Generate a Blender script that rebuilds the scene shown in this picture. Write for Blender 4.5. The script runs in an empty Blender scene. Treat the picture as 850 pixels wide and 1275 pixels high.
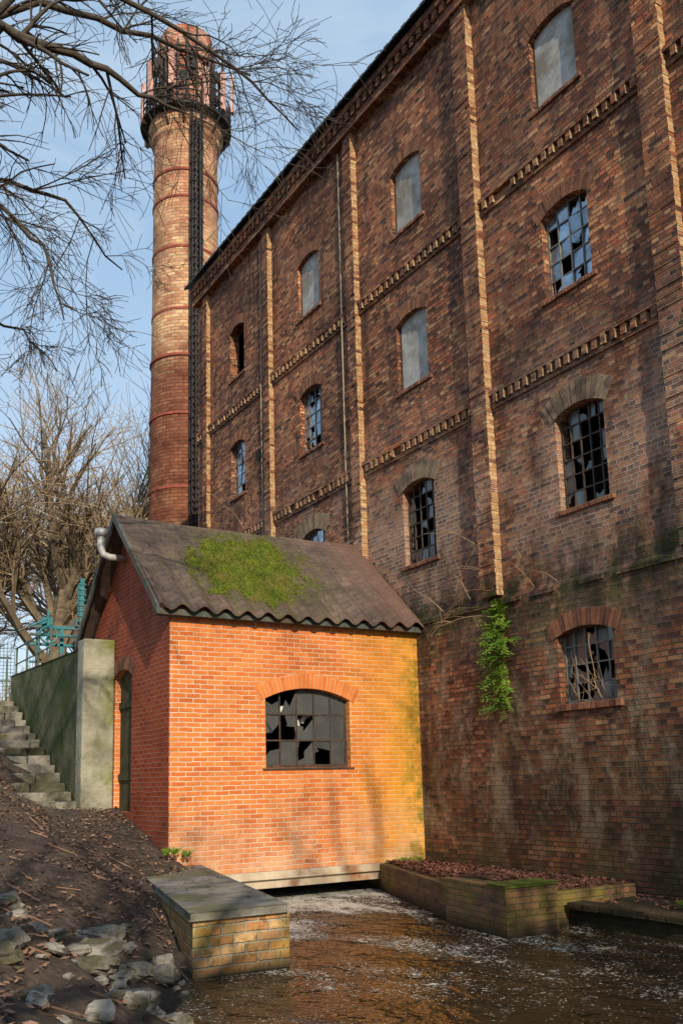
import bpy, math, random
import numpy as np
from mathutils import Vector, Matrix, noise
from mathutils.geometry import tessellate_polygon
rng=random.Random(7)
sc=bpy.context.scene
sc.view_settings.view_transform='Standard'; sc.view_settings.look='None'; sc.view_settings.exposure=0
# ---------------------------------------------------------------- node helpers
class NT:
    def __init__(s,tree): s.t=tree; s.n=tree.nodes; s.l=tree.links
    def new(s,typ,**kw):
        nd=s.n.new(typ)
        for k,v in kw.items(): setattr(nd,k,v)
        return nd
    def setin(s,sock,v):
        if isinstance(v,bpy.types.NodeSocket): s.l.new(v,sock)
        else:
            if isinstance(v,(tuple,list)) and sock.type=='RGBA' and len(v)==3: v=(*v,1)
            sock.default_value=v
    def m(s,op,a,b=0.0,c=None,clamp=False):
        nd=s.new('ShaderNodeMath',operation=op,use_clamp=clamp)
        s.setin(nd.inputs[0],a); s.setin(nd.inputs[1],b)
        if c is not None: s.setin(nd.inputs[2],c)
        return nd.outputs[0]
    def mix(s,f,a,b,blend='MIX'):
        nd=s.new('ShaderNodeMixRGB',blend_type=blend)
        s.setin(nd.inputs[0],f); s.setin(nd.inputs[1],a); s.setin(nd.inputs[2],b)
        return nd.outputs[0]
    def noise(s,vec,scale,detail=3,rough=.55,dist=0):
        nd=s.new('ShaderNodeTexNoise'); s.setin(nd.inputs['Vector'],vec)
        nd.inputs['Scale'].default_value=scale; nd.inputs['Detail'].default_value=detail
        nd.inputs['Roughness'].default_value=rough; nd.inputs['Distortion'].default_value=dist
        return nd.outputs['Fac']
    def rng(s,v,a,b,c=0.0,d=1.0,smooth=False):
        nd=s.new('ShaderNodeMapRange'); nd.clamp=True
        if smooth: nd.interpolation_type='SMOOTHSTEP'
        for i,x in enumerate((v,a,b,c,d)): s.setin(nd.inputs[i],x)
        return nd.outputs[0]
    def ramp(s,f,cols):
        nd=s.new('ShaderNodeValToRGB'); cr=nd.color_ramp
        n=len(cols)
        while len(cr.elements)<n: cr.elements.new(.5)
        for i,c in enumerate(cols):
            cr.elements[i].position=i/(n-1); cr.elements[i].color=(*c,1)
        s.setin(nd.inputs[0],f); return nd.outputs[0]
    def scale(s,vec,v):
        nd=s.new('ShaderNodeVectorMath',operation='MULTIPLY'); s.setin(nd.inputs[0],vec); nd.inputs[1].default_value=v
        return nd.outputs[0]
def newmat(name):
    m=bpy.data.materials.new(name); m.use_nodes=True
    t=NT(m.node_tree); bsdf=m.node_tree.nodes['Principled BSDF']
    return m,t,bsdf
def bump(t,b,h,dist,strength=1.0):
    nd=t.new('ShaderNodeBump'); nd.inputs['Strength'].default_value=strength; nd.inputs['Distance'].default_value=dist
    t.setin(nd.inputs['Height'],h); t.l.new(nd.outputs[0],b.inputs['Normal'])
def simple(name,c1,c2,rough=.8,scale=6,bd=.01,metal=0,island=False,spec=.3,c3=None):
    m,t,b=newmat(name); g=t.new('ShaderNodeNewGeometry'); P=g.outputs['Position']
    n=t.noise(P,scale,4,.6); f=t.rng(n,.35,.65)
    if island: f=t.m('ADD',t.m('MULTIPLY',f,.4),t.m('MULTIPLY',g.outputs['Random Per Island'],.6))
    col=t.mix(f,c1,c2)
    if c3: col=t.mix(t.rng(t.noise(P,scale*.35,4,.6),.5,.62),col,c3)
    t.setin(b.inputs['Base Color'],col); b.inputs['Roughness'].default_value=rough; b.inputs['Metallic'].default_value=metal
    b.inputs['Specular IOR Level'].default_value=spec
    if bd: bump(t,b,t.noise(P,scale*5,4,.65),bd)
    return m
def brick_mat(name,cols,mort1,mort2,bw=.25,bh=.077,mt=.012,english=False,weather=None,bd=.014,relief=1.0,tilt=0.0,fs=38):
    m,t,b=newmat(name); g=t.new('ShaderNodeNewGeometry'); P=g.outputs['Position']
    uv=t.new('ShaderNodeUVMap').outputs[0]; sp=t.new('ShaderNodeSeparateXYZ'); t.l.new(uv,sp.inputs[0])
    d1=t.m('MULTIPLY',t.m('SUBTRACT',t.noise(P,1.7,1),.5),.03); d2=t.m('MULTIPLY',t.m('SUBTRACT',t.noise(P,9,1),.5),.014)
    U=t.m('ADD',sp.outputs[0],d2); V=t.m('ADD',sp.outputs[1],t.m('ADD',d1,d2))
    vr=t.m('DIVIDE',V,bh); row=t.m('FLOOR',vr); par=t.m('FLOORED_MODULO',row,2.0)
    if english:
        w=t.m('MULTIPLY',t.m('SUBTRACT',1.0,t.m('MULTIPLY',par,.5)),bw)
        u2=t.m('ADD',t.m('DIVIDE',U,w),t.m('ADD',t.m('MULTIPLY',par,.25),t.m('MULTIPLY',t.m('FLOORED_MODULO',t.m('FLOOR',t.m('DIVIDE',row,2)),2.0),.5)))
    else:
        w=bw; u2=t.m('ADD',t.m('DIVIDE',U,bw),t.m('MULTIPLY',par,.5))
    col=t.m('FLOOR',u2); fu=t.m('FRACT',u2); fv=t.m('FRACT',vr)
    du=t.m('MULTIPLY',t.m('MINIMUM',fu,t.m('SUBTRACT',1.0,fu)),w); dv=t.m('MULTIPLY',t.m('MINIMUM',fv,t.m('SUBTRACT',1.0,fv)),bh)
    fine=t.noise(P,fs,4,.68)
    d=t.m('ADD',t.m('MINIMUM',du,dv),t.m('MULTIPLY',t.m('SUBTRACT',fine,.5),.01))
    mask=t.rng(d,mt*.3,mt*.8,smooth=True)
    cb=t.new('ShaderNodeCombineXYZ'); t.l.new(col,cb.inputs[0]); t.l.new(row,cb.inputs[1])
    wn=t.new('ShaderNodeTexWhiteNoise'); wn.noise_dimensions='3D'; t.l.new(cb.outputs[0],wn.inputs[0])
    r1=wn.outputs['Value']; ws=t.new('ShaderNodeSeparateXYZ'); t.l.new(wn.outputs['Color'],ws.inputs[0]); r2=ws.outputs[1]
    bc=t.ramp(r1,cols)
    bc=t.mix(.7,bc,t.mix(1.0,bc,t.ramp(fine,[(.3,.3,.3),(1.6,1.55,1.5)]),'MULTIPLY'))
    mc=t.mix(t.rng(t.noise(P,.8,4,.6),.4,.62),mort1,mort2)
    mc=t.mix(.4,mc,t.mix(1.0,mc,t.ramp(fine,[(.5,.5,.5),(1.2,1.2,1.2)]),'MULTIPLY'))
    c=t.mix(mask,mc,bc)
    if weather: c=weather(t,P,c,mask,fine,r2)
    t.setin(b.inputs['Base Color'],c); b.inputs['Roughness'].default_value=.88; b.inputs['Specular IOR Level'].default_value=.25
    h=t.m('MULTIPLY',mask,t.m('ADD',.7,t.m('MULTIPLY',r2,.7*relief)))
    if tilt:
        tu=t.m('MULTIPLY',t.m('SUBTRACT',fu,.5),t.m('MULTIPLY',t.m('SUBTRACT',ws.outputs[0],.42),tilt)); tv=t.m('MULTIPLY',t.m('SUBTRACT',fv,.5),t.m('MULTIPLY',t.m('SUBTRACT',ws.outputs[2],.5),tilt*.6))
        h=t.m('ADD',h,t.m('MULTIPLY',mask,t.m('ADD',tu,tv)))
    h=t.m('ADD',h,t.m('MULTIPLY',fine,.7))
    bump(t,b,h,bd)
    return m
def sepP(t,P):
    s=t.new('ShaderNodeSeparateXYZ'); t.l.new(P,s.inputs[0]); return s.outputs
def w_mill(t,P,c,mask,fine,r2):
    X,Y,Z=sepP(t,P)
    big=t.noise(P,.5,5,.7); c=t.mix(1.0,c,t.ramp(t.rng(big,.3,.7),[(.4,.36,.36),(1.0,.93,.86),(1.8,1.5,1.22)]),'MULTIPLY')
    st=t.noise(t.scale(P,(1.6,1.6,.14)),1.5,5,.7); c=t.mix(t.rng(st,.53,.67,0,.72),c,(.03,.023,.02))
    e=t.m('MULTIPLY',t.rng(t.noise(t.scale(P,(1,1,.6)),.9,5,.72),.42,.58),t.m('MULTIPLY',t.rng(Z,3.6,5.2),t.rng(Z,9.6,6.6)))
    c=t.mix(t.m('MULTIPLY',e,t.m('SUBTRACT',.9,t.m('MULTIPLY',mask,.66))),c,(.52,.41,.32))
    low=t.rng(t.m('ADD',Z,t.m('MULTIPLY',t.noise(P,.9,4),2.4)),5.6,3.0)
    c=t.mix(t.m('MULTIPLY',low,.56),c,(.04,.022,.012))  # darker low zone: damp grime, with the diagonal shadow painted in as well
    al=t.m('MULTIPLY',t.rng(t.noise(P,1.6,5,.7),.42,.6),t.rng(Z,3.2,.3)); c=t.mix(t.m('MULTIPLY',al,.7),c,(.045,.05,.012))
    lw=t.m('MULTIPLY',t.rng(t.noise(t.scale(P,(1,1,.5)),2.2,5,.72),.48,.62),t.m('MULTIPLY',t.rng(Z,5.0,4.2),t.rng(Z,.3,1.4))); c=t.mix(t.m('MULTIPLY',lw,.5),c,(.33,.27,.18))
    ms=t.m('MULTIPLY',t.rng(t.noise(P,1.9,4,.7),.44,.58),t.m('MULTIPLY',t.rng(Z,3.7,4.75),t.rng(Z,5.4,4.95))); c=t.mix(t.m('MULTIPLY',ms,.85),c,(.05,.065,.01))
    dk=t.m('MULTIPLY',t.rng(t.noise(t.scale(P,(1,1,.35)),2.4,4,.7),.38,.56),t.m('MULTIPLY',t.rng(Z,3.0,4.8),t.rng(Z,6.3,4.95))); c=t.mix(t.m('MULTIPLY',dk,.78),c,(.02,.017,.013))
    wt_=t.rng(Z,.75,.1,0,.85); c=t.mix(wt_,c,(.022,.02,.01))
    return c
def w_house(t,P,c,mask,fine,r2):
    X,Y,Z=sepP(t,P)
    big=t.noise(P,.9,5,.65); c=t.mix(.7,c,t.mix(1.0,c,t.ramp(t.rng(big,.3,.7),[(.7,.62,.56),(1,1,1),(1.15,1.12,1.05)]),'MULTIPLY'))
    q=t.m('ADD',X,t.m('MULTIPLY',t.noise(P,.8,5,.65),3.0))
    c=t.mix(t.rng(q,9.9,11.5,0,.75),c,t.mix(mask,(.62,.38,.08),(.66,.28,.012)))
    br=t.m('MULTIPLY',t.rng(Z,1.7,.5),t.rng(t.noise(P,2,5,.7),.38,.6)); c=t.mix(t.m('MULTIPLY',br,.6),c,(.62,.45,.3))
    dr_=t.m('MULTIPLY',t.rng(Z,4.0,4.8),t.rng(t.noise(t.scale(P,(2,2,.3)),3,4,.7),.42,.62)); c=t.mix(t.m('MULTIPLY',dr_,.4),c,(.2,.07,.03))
    g1=t.m('MULTIPLY',t.rng(X,9.7,10.3),t.rng(t.noise(P,3,4,.7),.4,.58)); c=t.mix(t.m('MULTIPLY',g1,.85),c,(.16,.14,.015))
    sp_=t.rng(t.noise(P,6,5,.75),.6,.68); c=t.mix(t.m('MULTIPLY',sp_,.35),c,(.2,.08,.035))
    lf=t.rng(X,5.475,5.465); c=t.mix(lf,c,t.mix(1.0,c,(.46,.29,.31),'MULTIPLY'))  # left wall darker and redder: its shade put into the brick colour
    return c
def w_chim(t,P,c,mask,fine,r2):
    X,Y,Z=sepP(t,P)
    lo=t.rng(t.m('ADD',Z,t.m('MULTIPLY',t.noise(P,.6,3),3)),22.5,20.2); c=t.mix(t.m('MULTIPLY',lo,.9),c,t.mix(1.0,c,(.36,.2,.19),'MULTIPLY'))
    up=t.m('MULTIPLY',t.rng(Z,24.4,27),t.rng(t.noise(P,.5,4,.6),.4,.65)); c=t.mix(t.m('MULTIPLY',up,.5),c,(.45,.2,.13))
    hi=t.rng(Z,30.9,31.2); c=t.mix(t.m('MULTIPLY',hi,.75),c,t.mix(t.rng(t.noise(P,1.4,4),.4,.6),(.4,.1,.06),(.55,.34,.27)))
    n=t.noise(P,1.1,5,.7); c=t.mix(.8,c,t.mix(1.0,c,t.ramp(t.rng(n,.3,.7),[(.35,.28,.25),(1.0,.95,.9),(1.5,1.5,1.4)]),'MULTIPLY'))
    return c
def w_river(t,P,c,mask,fine,r2):
    X,Y,Z=sepP(t,P)
    c=t.mix(t.m('MULTIPLY',t.rng(t.noise(P,1.7,5,.75),.46,.62),.6),c,(.17,.15,.02))
    c=t.mix(t.m('MULTIPLY',t.rng(t.noise(P,5,4,.75),.52,.62),.6),c,(.05,.04,.025))
    c=t.mix(t.rng(Z,.2,.02,0,.92),c,(.02,.018,.008))
    return c
mill_cols=[(.055,.03,.027),(.2,.065,.04),(.33,.115,.06),(.38,.17,.085),(.12,.05,.04),(.5,.28,.15),(.24,.08,.048),(.075,.042,.037)]
M_mill=brick_mat('mill_brick',mill_cols,(.09,.065,.045),(.28,.21,.155),english=True,weather=w_mill,bd=.021,tilt=1.8,mt=.015)
M_house=brick_mat('orange_brick',[(.56,.135,.03),(.66,.185,.04),(.72,.23,.06),(.52,.13,.03),(.7,.215,.055)],(.6,.42,.28),(.72,.56,.42),bh=.078,mt=.014,weather=w_house,bd=.007,relief=.35,tilt=.2)
M_chim=brick_mat('chimney_brick',[(.58,.38,.2),(.42,.18,.1),(.62,.43,.26),(.38,.15,.09),(.62,.4,.22)],(.3,.22,.15),(.46,.38,.28),bh=.15,bw=.4,mt=.03,weather=w_chim,bd=.03,tilt=.6)
M_abut=brick_mat('yellow_brick',[(.55,.27,.08),(.42,.2,.09),(.55,.36,.17),(.4,.15,.06)],(.34,.3,.2),(.44,.38,.28),bh=.1,bw=.27,mt=.018,weather=w_river,tilt=.5)
M_dock=brick_mat('dark_river_brick',[(.12,.06,.04),(.22,.1,.06),(.08,.05,.035)],(.09,.07,.05),(.16,.14,.1),weather=w_river,tilt=.8)
M_lit=brick_mat('sunlit_face_brick',[(.48,.28,.13),(.38,.18,.08),(.58,.4,.21),(.28,.13,.06)],(.42,.31,.18),(.52,.4,.26),bd=.015,tilt=.8)  # paler brick for side faces: sunlight put into the colour
M_vous=simple('arch_brick',(.09,.04,.028),(.31,.135,.07),.9,8,.02,island=True)
M_vousp=simple('arch_brick_pale',(.14,.09,.06),(.32,.23,.15),.9,8,.02,island=True,c3=(.09,.07,.05))
M_voush=simple('arch_brick_orange',(.5,.13,.03),(.68,.22,.055),.9,8,.006,island=True)
M_mort=simple('mortar',(.12,.09,.06),(.24,.18,.13),.95,12,.005)
M_morth=simple('mortar_pale',(.5,.34,.22),(.62,.46,.32),.95,12,.005)
M_dark=simple('interior_dark',(.012,.011,.01),(.02,.018,.016),1,2,0)
M_iron=simple('window_iron',(.025,.024,.023),(.09,.05,.03),.7,9,.002)
M_ironw=simple('window_iron_pale',(.1,.11,.11),(.2,.18,.16),.7,9,.002)
M_board=simple('cement_board',(.27,.26,.24),(.44,.43,.41),.9,3,.006,c3=(.22,.19,.16))
M_conc=simple('concrete_mossy',(.2,.19,.14),(.36,.34,.26),.95,2.2,.03,c3=(.16,.17,.04))
M_cap=simple('coping_concrete',(.13,.12,.1),(.27,.25,.21),.95,3,.03,c3=(.13,.125,.07))
M_concg=simple('concrete_green',(.045,.055,.02),(.14,.13,.07),.95,1.6,.03,c3=(.04,.055,.01))
M_rust=simple('rusty_beam',(.55,.47,.36),(.38,.28,.19),.85,3,.006,c3=(.25,.08,.02))
M_teal=simple('teal_paint',(.02,.14,.17),(.04,.2,.22),.5,6,.002,c3=(.12,.07,.04))
M_steel=simple('black_steel',(.012,.012,.014),(.03,.028,.028),.6,6,.001)
M_hoop=simple('red_hoop',(.2,.04,.03),(.3,.08,.05),.8,6,.002)
M_pink=simple('antenna_pink',(.45,.2,.16),(.62,.4,.34),.6,3,.0)
M_zinc=simple('zinc_pipe',(.4,.4,.4),(.55,.54,.52),.5,5,.001,metal=.3)
M_cable=simple('cable',(.3,.24,.15),(.42,.35,.23),.7,5,.001)
M_greenwood=simple('door_wood',(.03,.035,.02),(.07,.065,.035),.85,6,.006)
M_bark=simple('bark_dark',(.045,.035,.028),(.1,.08,.06),.95,14,.01)
M_barkf=simple('bark_far',(.1,.075,.05),(.2,.15,.1),.95,3,.0)
M_twig=simple('twig_golden',(.2,.14,.09),(.38,.28,.17),.9,.8,.0)
M_rock=simple('rock',(.15,.135,.115),(.38,.35,.3),.9,7,.03,c3=(.09,.08,.045),island=True)
M_leaf=simple('dead_leaf',(.07,.035,.022),(.36,.21,.135),.8,3,.0,island=True)
M_leafr=simple('dead_leaf_red',(.08,.03,.022),(.24,.1,.065),.8,3,.0,island=True)
M_moss=simple('moss',(.035,.06,.005),(.12,.15,.012),.95,6,.03,c3=(.13,.1,.025))
M_mossb=simple('moss_tuft',(.035,.065,.005),(.2,.23,.02),.9,4,0,island=True)
M_fern=simple('green_leaf',(.06,.14,.012),(.2,.3,.03),.6,3,0,island=True)
M_dry=simple('dry_stalk',(.2,.12,.06),(.38,.25,.14),.9,5,0,island=True)
M_step=simple('stone_step',(.13,.115,.09),(.33,.3,.25),.9,4,.03,c3=(.07,.07,.035),island=True)
M_white=simple('white_pipe',(.5,.5,.48),(.62,.62,.6),.5,5,.001)
def glass(name,base,metal,rough):
    m,t,b=newmat(name); g=t.new('ShaderNodeNewGeometry'); P=g.outputs['Position']
    n=t.noise(P,5,4,.65); ri=g.outputs['Random Per Island']
    c=t.mix(t.rng(n,.45,.7,0,.6),base,(.16,.15,.13)); c=t.mix(t.m('MULTIPLY',ri,.5),c,(.05,.055,.06))
    t.setin(b.inputs['Base Color'],c)
    t.setin(b.inputs['Roughness'],t.rng(n,.3,.7,rough,rough+.3)); b.inputs['Metallic'].default_value=metal
    bump(t,b,t.noise(P,1.8,2),.01); return m
M_glass=glass('dusty_glass',(.4,.5,.6),.8,.06)
M_glassd=glass('dark_glass',(.12,.13,.13),.4,.1)
def roofmat():
    m,t,b=newmat('bitumen_shingle'); g=t.new('ShaderNodeNewGeometry'); P=g.outputs['Position']
    uv=t.new('ShaderNodeUVMap').outputs[0]; sp=t.new('ShaderNodeSeparateXYZ'); t.l.new(uv,sp.inputs[0])
    v=t.m('ADD',t.m('DIVIDE',sp.outputs[1],.17),t.m('MULTIPLY',t.noise(P,2,2),.35)); row=t.m('FLOOR',v); fv=t.m('FRACT',v)
    u=t.m('ADD',t.m('DIVIDE',sp.outputs[0],.3),t.m('MULTIPLY',row,.5)); fu=t.m('FRACT',u)
    cb=t.new('ShaderNodeCombineXYZ'); t.l.new(t.m('FLOOR',u),cb.inputs[0]); t.l.new(row,cb.inputs[1])
    wn=t.new('ShaderNodeTexWhiteNoise'); wn.noise_dimensions='3D'; t.l.new(cb.outputs[0],wn.inputs[0])
    c=t.mix(t.rng(t.noise(P,1.2,5,.65),.35,.65),(.06,.042,.036),(.155,.105,.085))
    c=t.mix(.35,c,t.mix(1.0,c,t.ramp(wn.outputs['Value'],[(.5,.5,.5),(1.5,1.4,1.3)]),'MULTIPLY'))
    edge=t.rng(fv,.0,.15); gap=t.rng(t.m('MINIMUM',fu,t.m('SUBTRACT',1.0,fu)),0,.04)
    c=t.mix(t.m('MULTIPLY',t.m('SUBTRACT',1.0,t.m('MULTIPLY',edge,gap)),.7),c,(.018,.014,.012))
    gr=t.noise(P,60,3,.7); c=t.mix(.6,c,t.mix(1.0,c,t.ramp(gr,[(.3,.3,.3),(1.6,1.6,1.6)]),'MULTIPLY'))
    X,Y,Z=sepP(t,P)
    dxy=t.m('ADD',t.m('POWER',t.m('DIVIDE',t.m('SUBTRACT',X,7.4),1.7),2.0),t.m('POWER',t.m('DIVIDE',t.m('SUBTRACT',Y,15.0),1.5),2.0))
    near=t.rng(dxy,1.3,.2,0,.13)
    mo=t.m('MULTIPLY',t.rng(t.m('ADD',t.noise(P,6,5,.75),near),.56,.68),.75); c=t.mix(mo,c,(.085,.08,.015))
    pl=t.rng(t.noise(P,11,3,.7),.66,.7,0,.6); c=t.mix(pl,c,(.3,.24,.18))
    rt=t.rng(t.m('ADD',X,t.m('MULTIPLY',t.noise(P,2,4),1.2)),9.8,10.9,0,.6); c=t.mix(rt,c,(.16,.075,.05))
    t.setin(b.inputs['Base Color'],c); b.inputs['Roughness'].default_value=.9
    bump(t,b,t.m('ADD',t.m('ADD',t.m('MULTIPLY',fv,-1.0),t.m('MULTIPLY',gap,.4)),t.m('MULTIPLY',gr,.5)),.02); return m
M_roof=roofmat()
# ---------------------------------------------------------------- mesh builder
class B:
    def __init__(s): s.v=[];s.f=[];s.mi=[]
    def quad(s,a,b,c,d,mi=0):
        n=len(s.v); s.v+= [tuple(a),tuple(b),tuple(c),tuple(d)]; s.f.append((n,n+1,n+2,n+3)); s.mi.append(mi)
    def poly(s,pts,mi=0):
        n=len(s.v); s.v+=[tuple(p) for p in pts]; s.f.append(tuple(range(n,n+len(pts)))); s.mi.append(mi)
    def box(s,x0,x1,y0,y1,z0,z1,mi=0,jit=0,miy=None):
        n=len(s.v)
        for x in (x0,x1):
            for y in (y0,y1):
                for z in (z0,z1):
                    s.v.append((x+rng.uniform(-jit,jit),y+rng.uniform(-jit,jit),z+rng.uniform(-jit,jit)))
        for q in ((0,1,3,2),(4,6,7,5),(0,4,5,1),(2,3,7,6),(0,2,6,4),(1,5,7,3)):
            s.f.append(tuple(n+i for i in q)); s.mi.append(miy if (miy is not None and q==(0,4,5,1)) else mi)
    def prism(s,pa,pb,mi=0):
        n=len(s.v); k=len(pa); s.v+=[tuple(p) for p in pa]+[tuple(p) for p in pb]
        s.f.append(tuple(n+i for i in range(k))); s.f.append(tuple(n+k+k-1-i for i in range(k))); s.mi+=[mi,mi]
        for i in range(k):
            j=(i+1)%k; s.f.append((n+i,n+j,n+k+j,n+k+i)); s.mi.append(mi)
    def tube(s,pts,rad,sides=5,mi=0,cap=True):
        n0=len(s.v); pts=[Vector(p) for p in pts]
        if not hasattr(rad,'__len__'): rad=[rad]*len(pts)
        ref=None
        for i,p in enumerate(pts):
            d=(pts[min(i+1,len(pts)-1)]-pts[max(i-1,0)])
            if d.length<1e-7: d=Vector((0,0,1))
            d.normalize()
            if ref is None: ref=Vector((0,0,1)) if abs(d.z)<.9 else Vector((1,0,0))
            a=(ref-d*ref.dot(d))
            if a.length<1e-4: a=d.orthogonal()
            a.normalize(); ref=a; b=d.cross(a)
            for k in range(sides):
                t=2*math.pi*k/sides; q=p+(a*math.cos(t)+b*math.sin(t))*rad[i]; s.v.append((q.x,q.y,q.z))
        for i in range(len(pts)-1):
            for k in range(sides):
                k2=(k+1)%sides; s.f.append((n0+i*sides+k,n0+i*sides+k2,n0+(i+1)*sides+k2,n0+(i+1)*sides+k)); s.mi.append(mi)
        if cap and sides>4:
            s.f.append(tuple(n0+sides-1-k for k in range(sides))); s.mi.append(mi)
            e=n0+(len(pts)-1)*sides; s.f.append(tuple(e+k for k in range(sides))); s.mi.append(mi)
    def obj(s,name,mats,parent=None,smooth=False,uvf=None,bevel=0):
        me=bpy.data.meshes.new(name); me.from_pydata(s.v,[],s.f)
        if not isinstance(mats,(list,tuple)): mats=[mats]
        for m in mats: me.materials.append(m)
        me.polygons.foreach_set('material_index',s.mi)
        me.update()
        if uvf is not False:
            uvl=me.uv_layers.new(name='UVMap'); co=me.vertices
            for p in me.polygons:
                n=p.normal; ax=0 if abs(n.x)>=abs(n.y) and abs(n.x)>=abs(n.z) else (1 if abs(n.y)>=abs(n.z) else 2)
                for li in p.loop_indices:
                    c=co[me.loops[li].vertex_index].co
                    if uvf: uvl.data[li].uv=uvf(c,p)
                    else: uvl.data[li].uv=(c.y,c.z) if ax==0 else ((c.x,c.z) if ax==1 else (c.x,c.y))
        if smooth: me.polygons.foreach_set('use_smooth',[True]*len(me.polygons))
        o=bpy.data.objects.new(name,me); sc.collection.objects.link(o)
        if parent: o.parent=parent
        if bevel:
            md=o.modifiers.new('bevel','BEVEL'); md.width=bevel; md.segments=2; md.limit_method='ANGLE'
        return o
def empty(name):
    o=bpy.data.objects.new(name,None); sc.collection.objects.link(o); return o
def arch_pts(a0,a1,z0,zs,rise,n=10):
    pts=[(a0,z0),(a1,z0),(a1,zs)]
    c=a1-a0; R=(c*c/4+rise*rise)/(2*rise); cy=zs+rise-R; am=(a0+a1)/2; th=math.asin(c/2/R)
    for i in range(1,n): 
        t=th-2*th*i/n; pts.append((am+R*math.sin(t),cy+R*math.cos(t)))
    pts.append((a0,zs)); return pts
def arch_ring(b,a0,a1,zs,rise,h,mp,w=.085,ext=.0,proud=.02,mi=0,mmi=1):
    c=a1-a0; R=(c*c/4+rise*rise)/(2*rise); cy=zs+rise-R; am=(a0+a1)/2; th=math.asin(c/2/R)+ext/R
    n=max(3,int(round(2*th*R/w)))
    P=lambda t,r,dd: mp(am+r*math.sin(t),cy+r*math.cos(t),dd)
    for i in range(n):
        t0=-th+2*th*(i+.07)/n; t1=-th+2*th*(i+.93)/n; pr=proud+rng.uniform(-.004,.008); hh=h+rng.uniform(-.01,.01)
        b.prism([P(t0,R,-pr),P(t1,R,-pr),P(t1,R+hh,-pr),P(t0,R+hh,-pr)],[P(t0,R,.05),P(t1,R,.05),P(t1,R+hh,.05),P(t0,R+hh,.05)],mi)
        t0=-th+2*th*i/n; t1=-th+2*th*(i+1)/n
        b.quad(P(t0,R+.003,-.006),P(t1,R+.003,-.006),P(t1,R+h,-.006),P(t0,R+h,-.006),mmi)
def wall_holes(b,outer,holes,mp,depth,mi=0):
    loops=[outer]+holes; tri=tessellate_polygon([[Vector((p[0],p[1],0)) for p in l] for l in loops])
    flat=[p for l in loops for p in l]; n=len(b.v); b.v+=[tuple(mp(p[0],p[1],0)) for p in flat]
    for t in tri: b.f.append(tuple(n+i for i in t)); b.mi.append(mi)
    for h in holes:
        for i in range(len(h)):
            p,q=h[i],h[(i+1)%len(h)]
            b.quad(mp(*p,0),mp(*q,0),mp(*q,depth),mp(*p,depth),mi)
def panes(fr,gl,a0,a1,z0,z1,nc,nr,mp,pm=.2,pb=.25,bw=.022,tilt=.01):
    def bx(b,A0,A1,Z0,Z1,d0,d1,mi=0):
        b.prism([mp(A0,Z0,d0),mp(A1,Z0,d0),mp(A1,Z1,d0),mp(A0,Z1,d0)],[mp(A0,Z0,d1),mp(A1,Z0,d1),mp(A1,Z1,d1),mp(A0,Z1,d1)],mi)
    for i in range(nc+1):
        a=a0+(a1-a0)*i/nc; w=bw*1.5 if i in(0,nc) else bw*.5
        bx(fr,a-w,a+w,z0,z1,-.012,.02)
    for j in range(nr+1):
        z=z0+(z1-z0)*j/nr; w=bw*1.5 if j in(0,nr) else bw*.5
        bx(fr,a0,a1,z-w,z+w,-.009,.017)
    for i in range(nc):
        for j in range(nr):
            A0=a0+(a1-a0)*i/nc+.004; A1=a0+(a1-a0)*(i+1)/nc-.004; Z0=z0+(z1-z0)*j/nr+.004; Z1=z0+(z1-z0)*(j+1)/nr-.004
            r=rng.random(); ta,tb=rng.uniform(-tilt,tilt),rng.uniform(-tilt,tilt)
            if r<pm: continue
            def Q(u,v): return mp(A0+(A1-A0)*u,Z0+(Z1-Z0)*v,.006+ta*(u-.5)+tb*(v-.5))
            if r<pm+pb:
                cs=[(0,0),(1,0),(1,1),(0,1)]; k=rng.randrange(4)
                def E(k,f): p,q=cs[k%4],cs[(k+1)%4]; return (p[0]+(q[0]-p[0])*f,p[1]+(q[1]-p[1])*f)
                pts=[cs[k],E(k,rng.uniform(.4,1)),(.5+rng.uniform(-.2,.2),.5+rng.uniform(-.2,.2)),(.35+rng.uniform(-.2,.2),.5+rng.uniform(-.25,.25)),E(k+3,rng.uniform(.1,.6))]
                if rng.random()<.5: pts=[cs[(k-1)%4]]+pts[:-1]+[E(k+2,rng.uniform(.3,.8))]
                gl.poly([Q(*p) for p in pts])
            else: gl.poly([Q(0,0),Q(1,0),Q(1,1),Q(0,1)])
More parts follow.
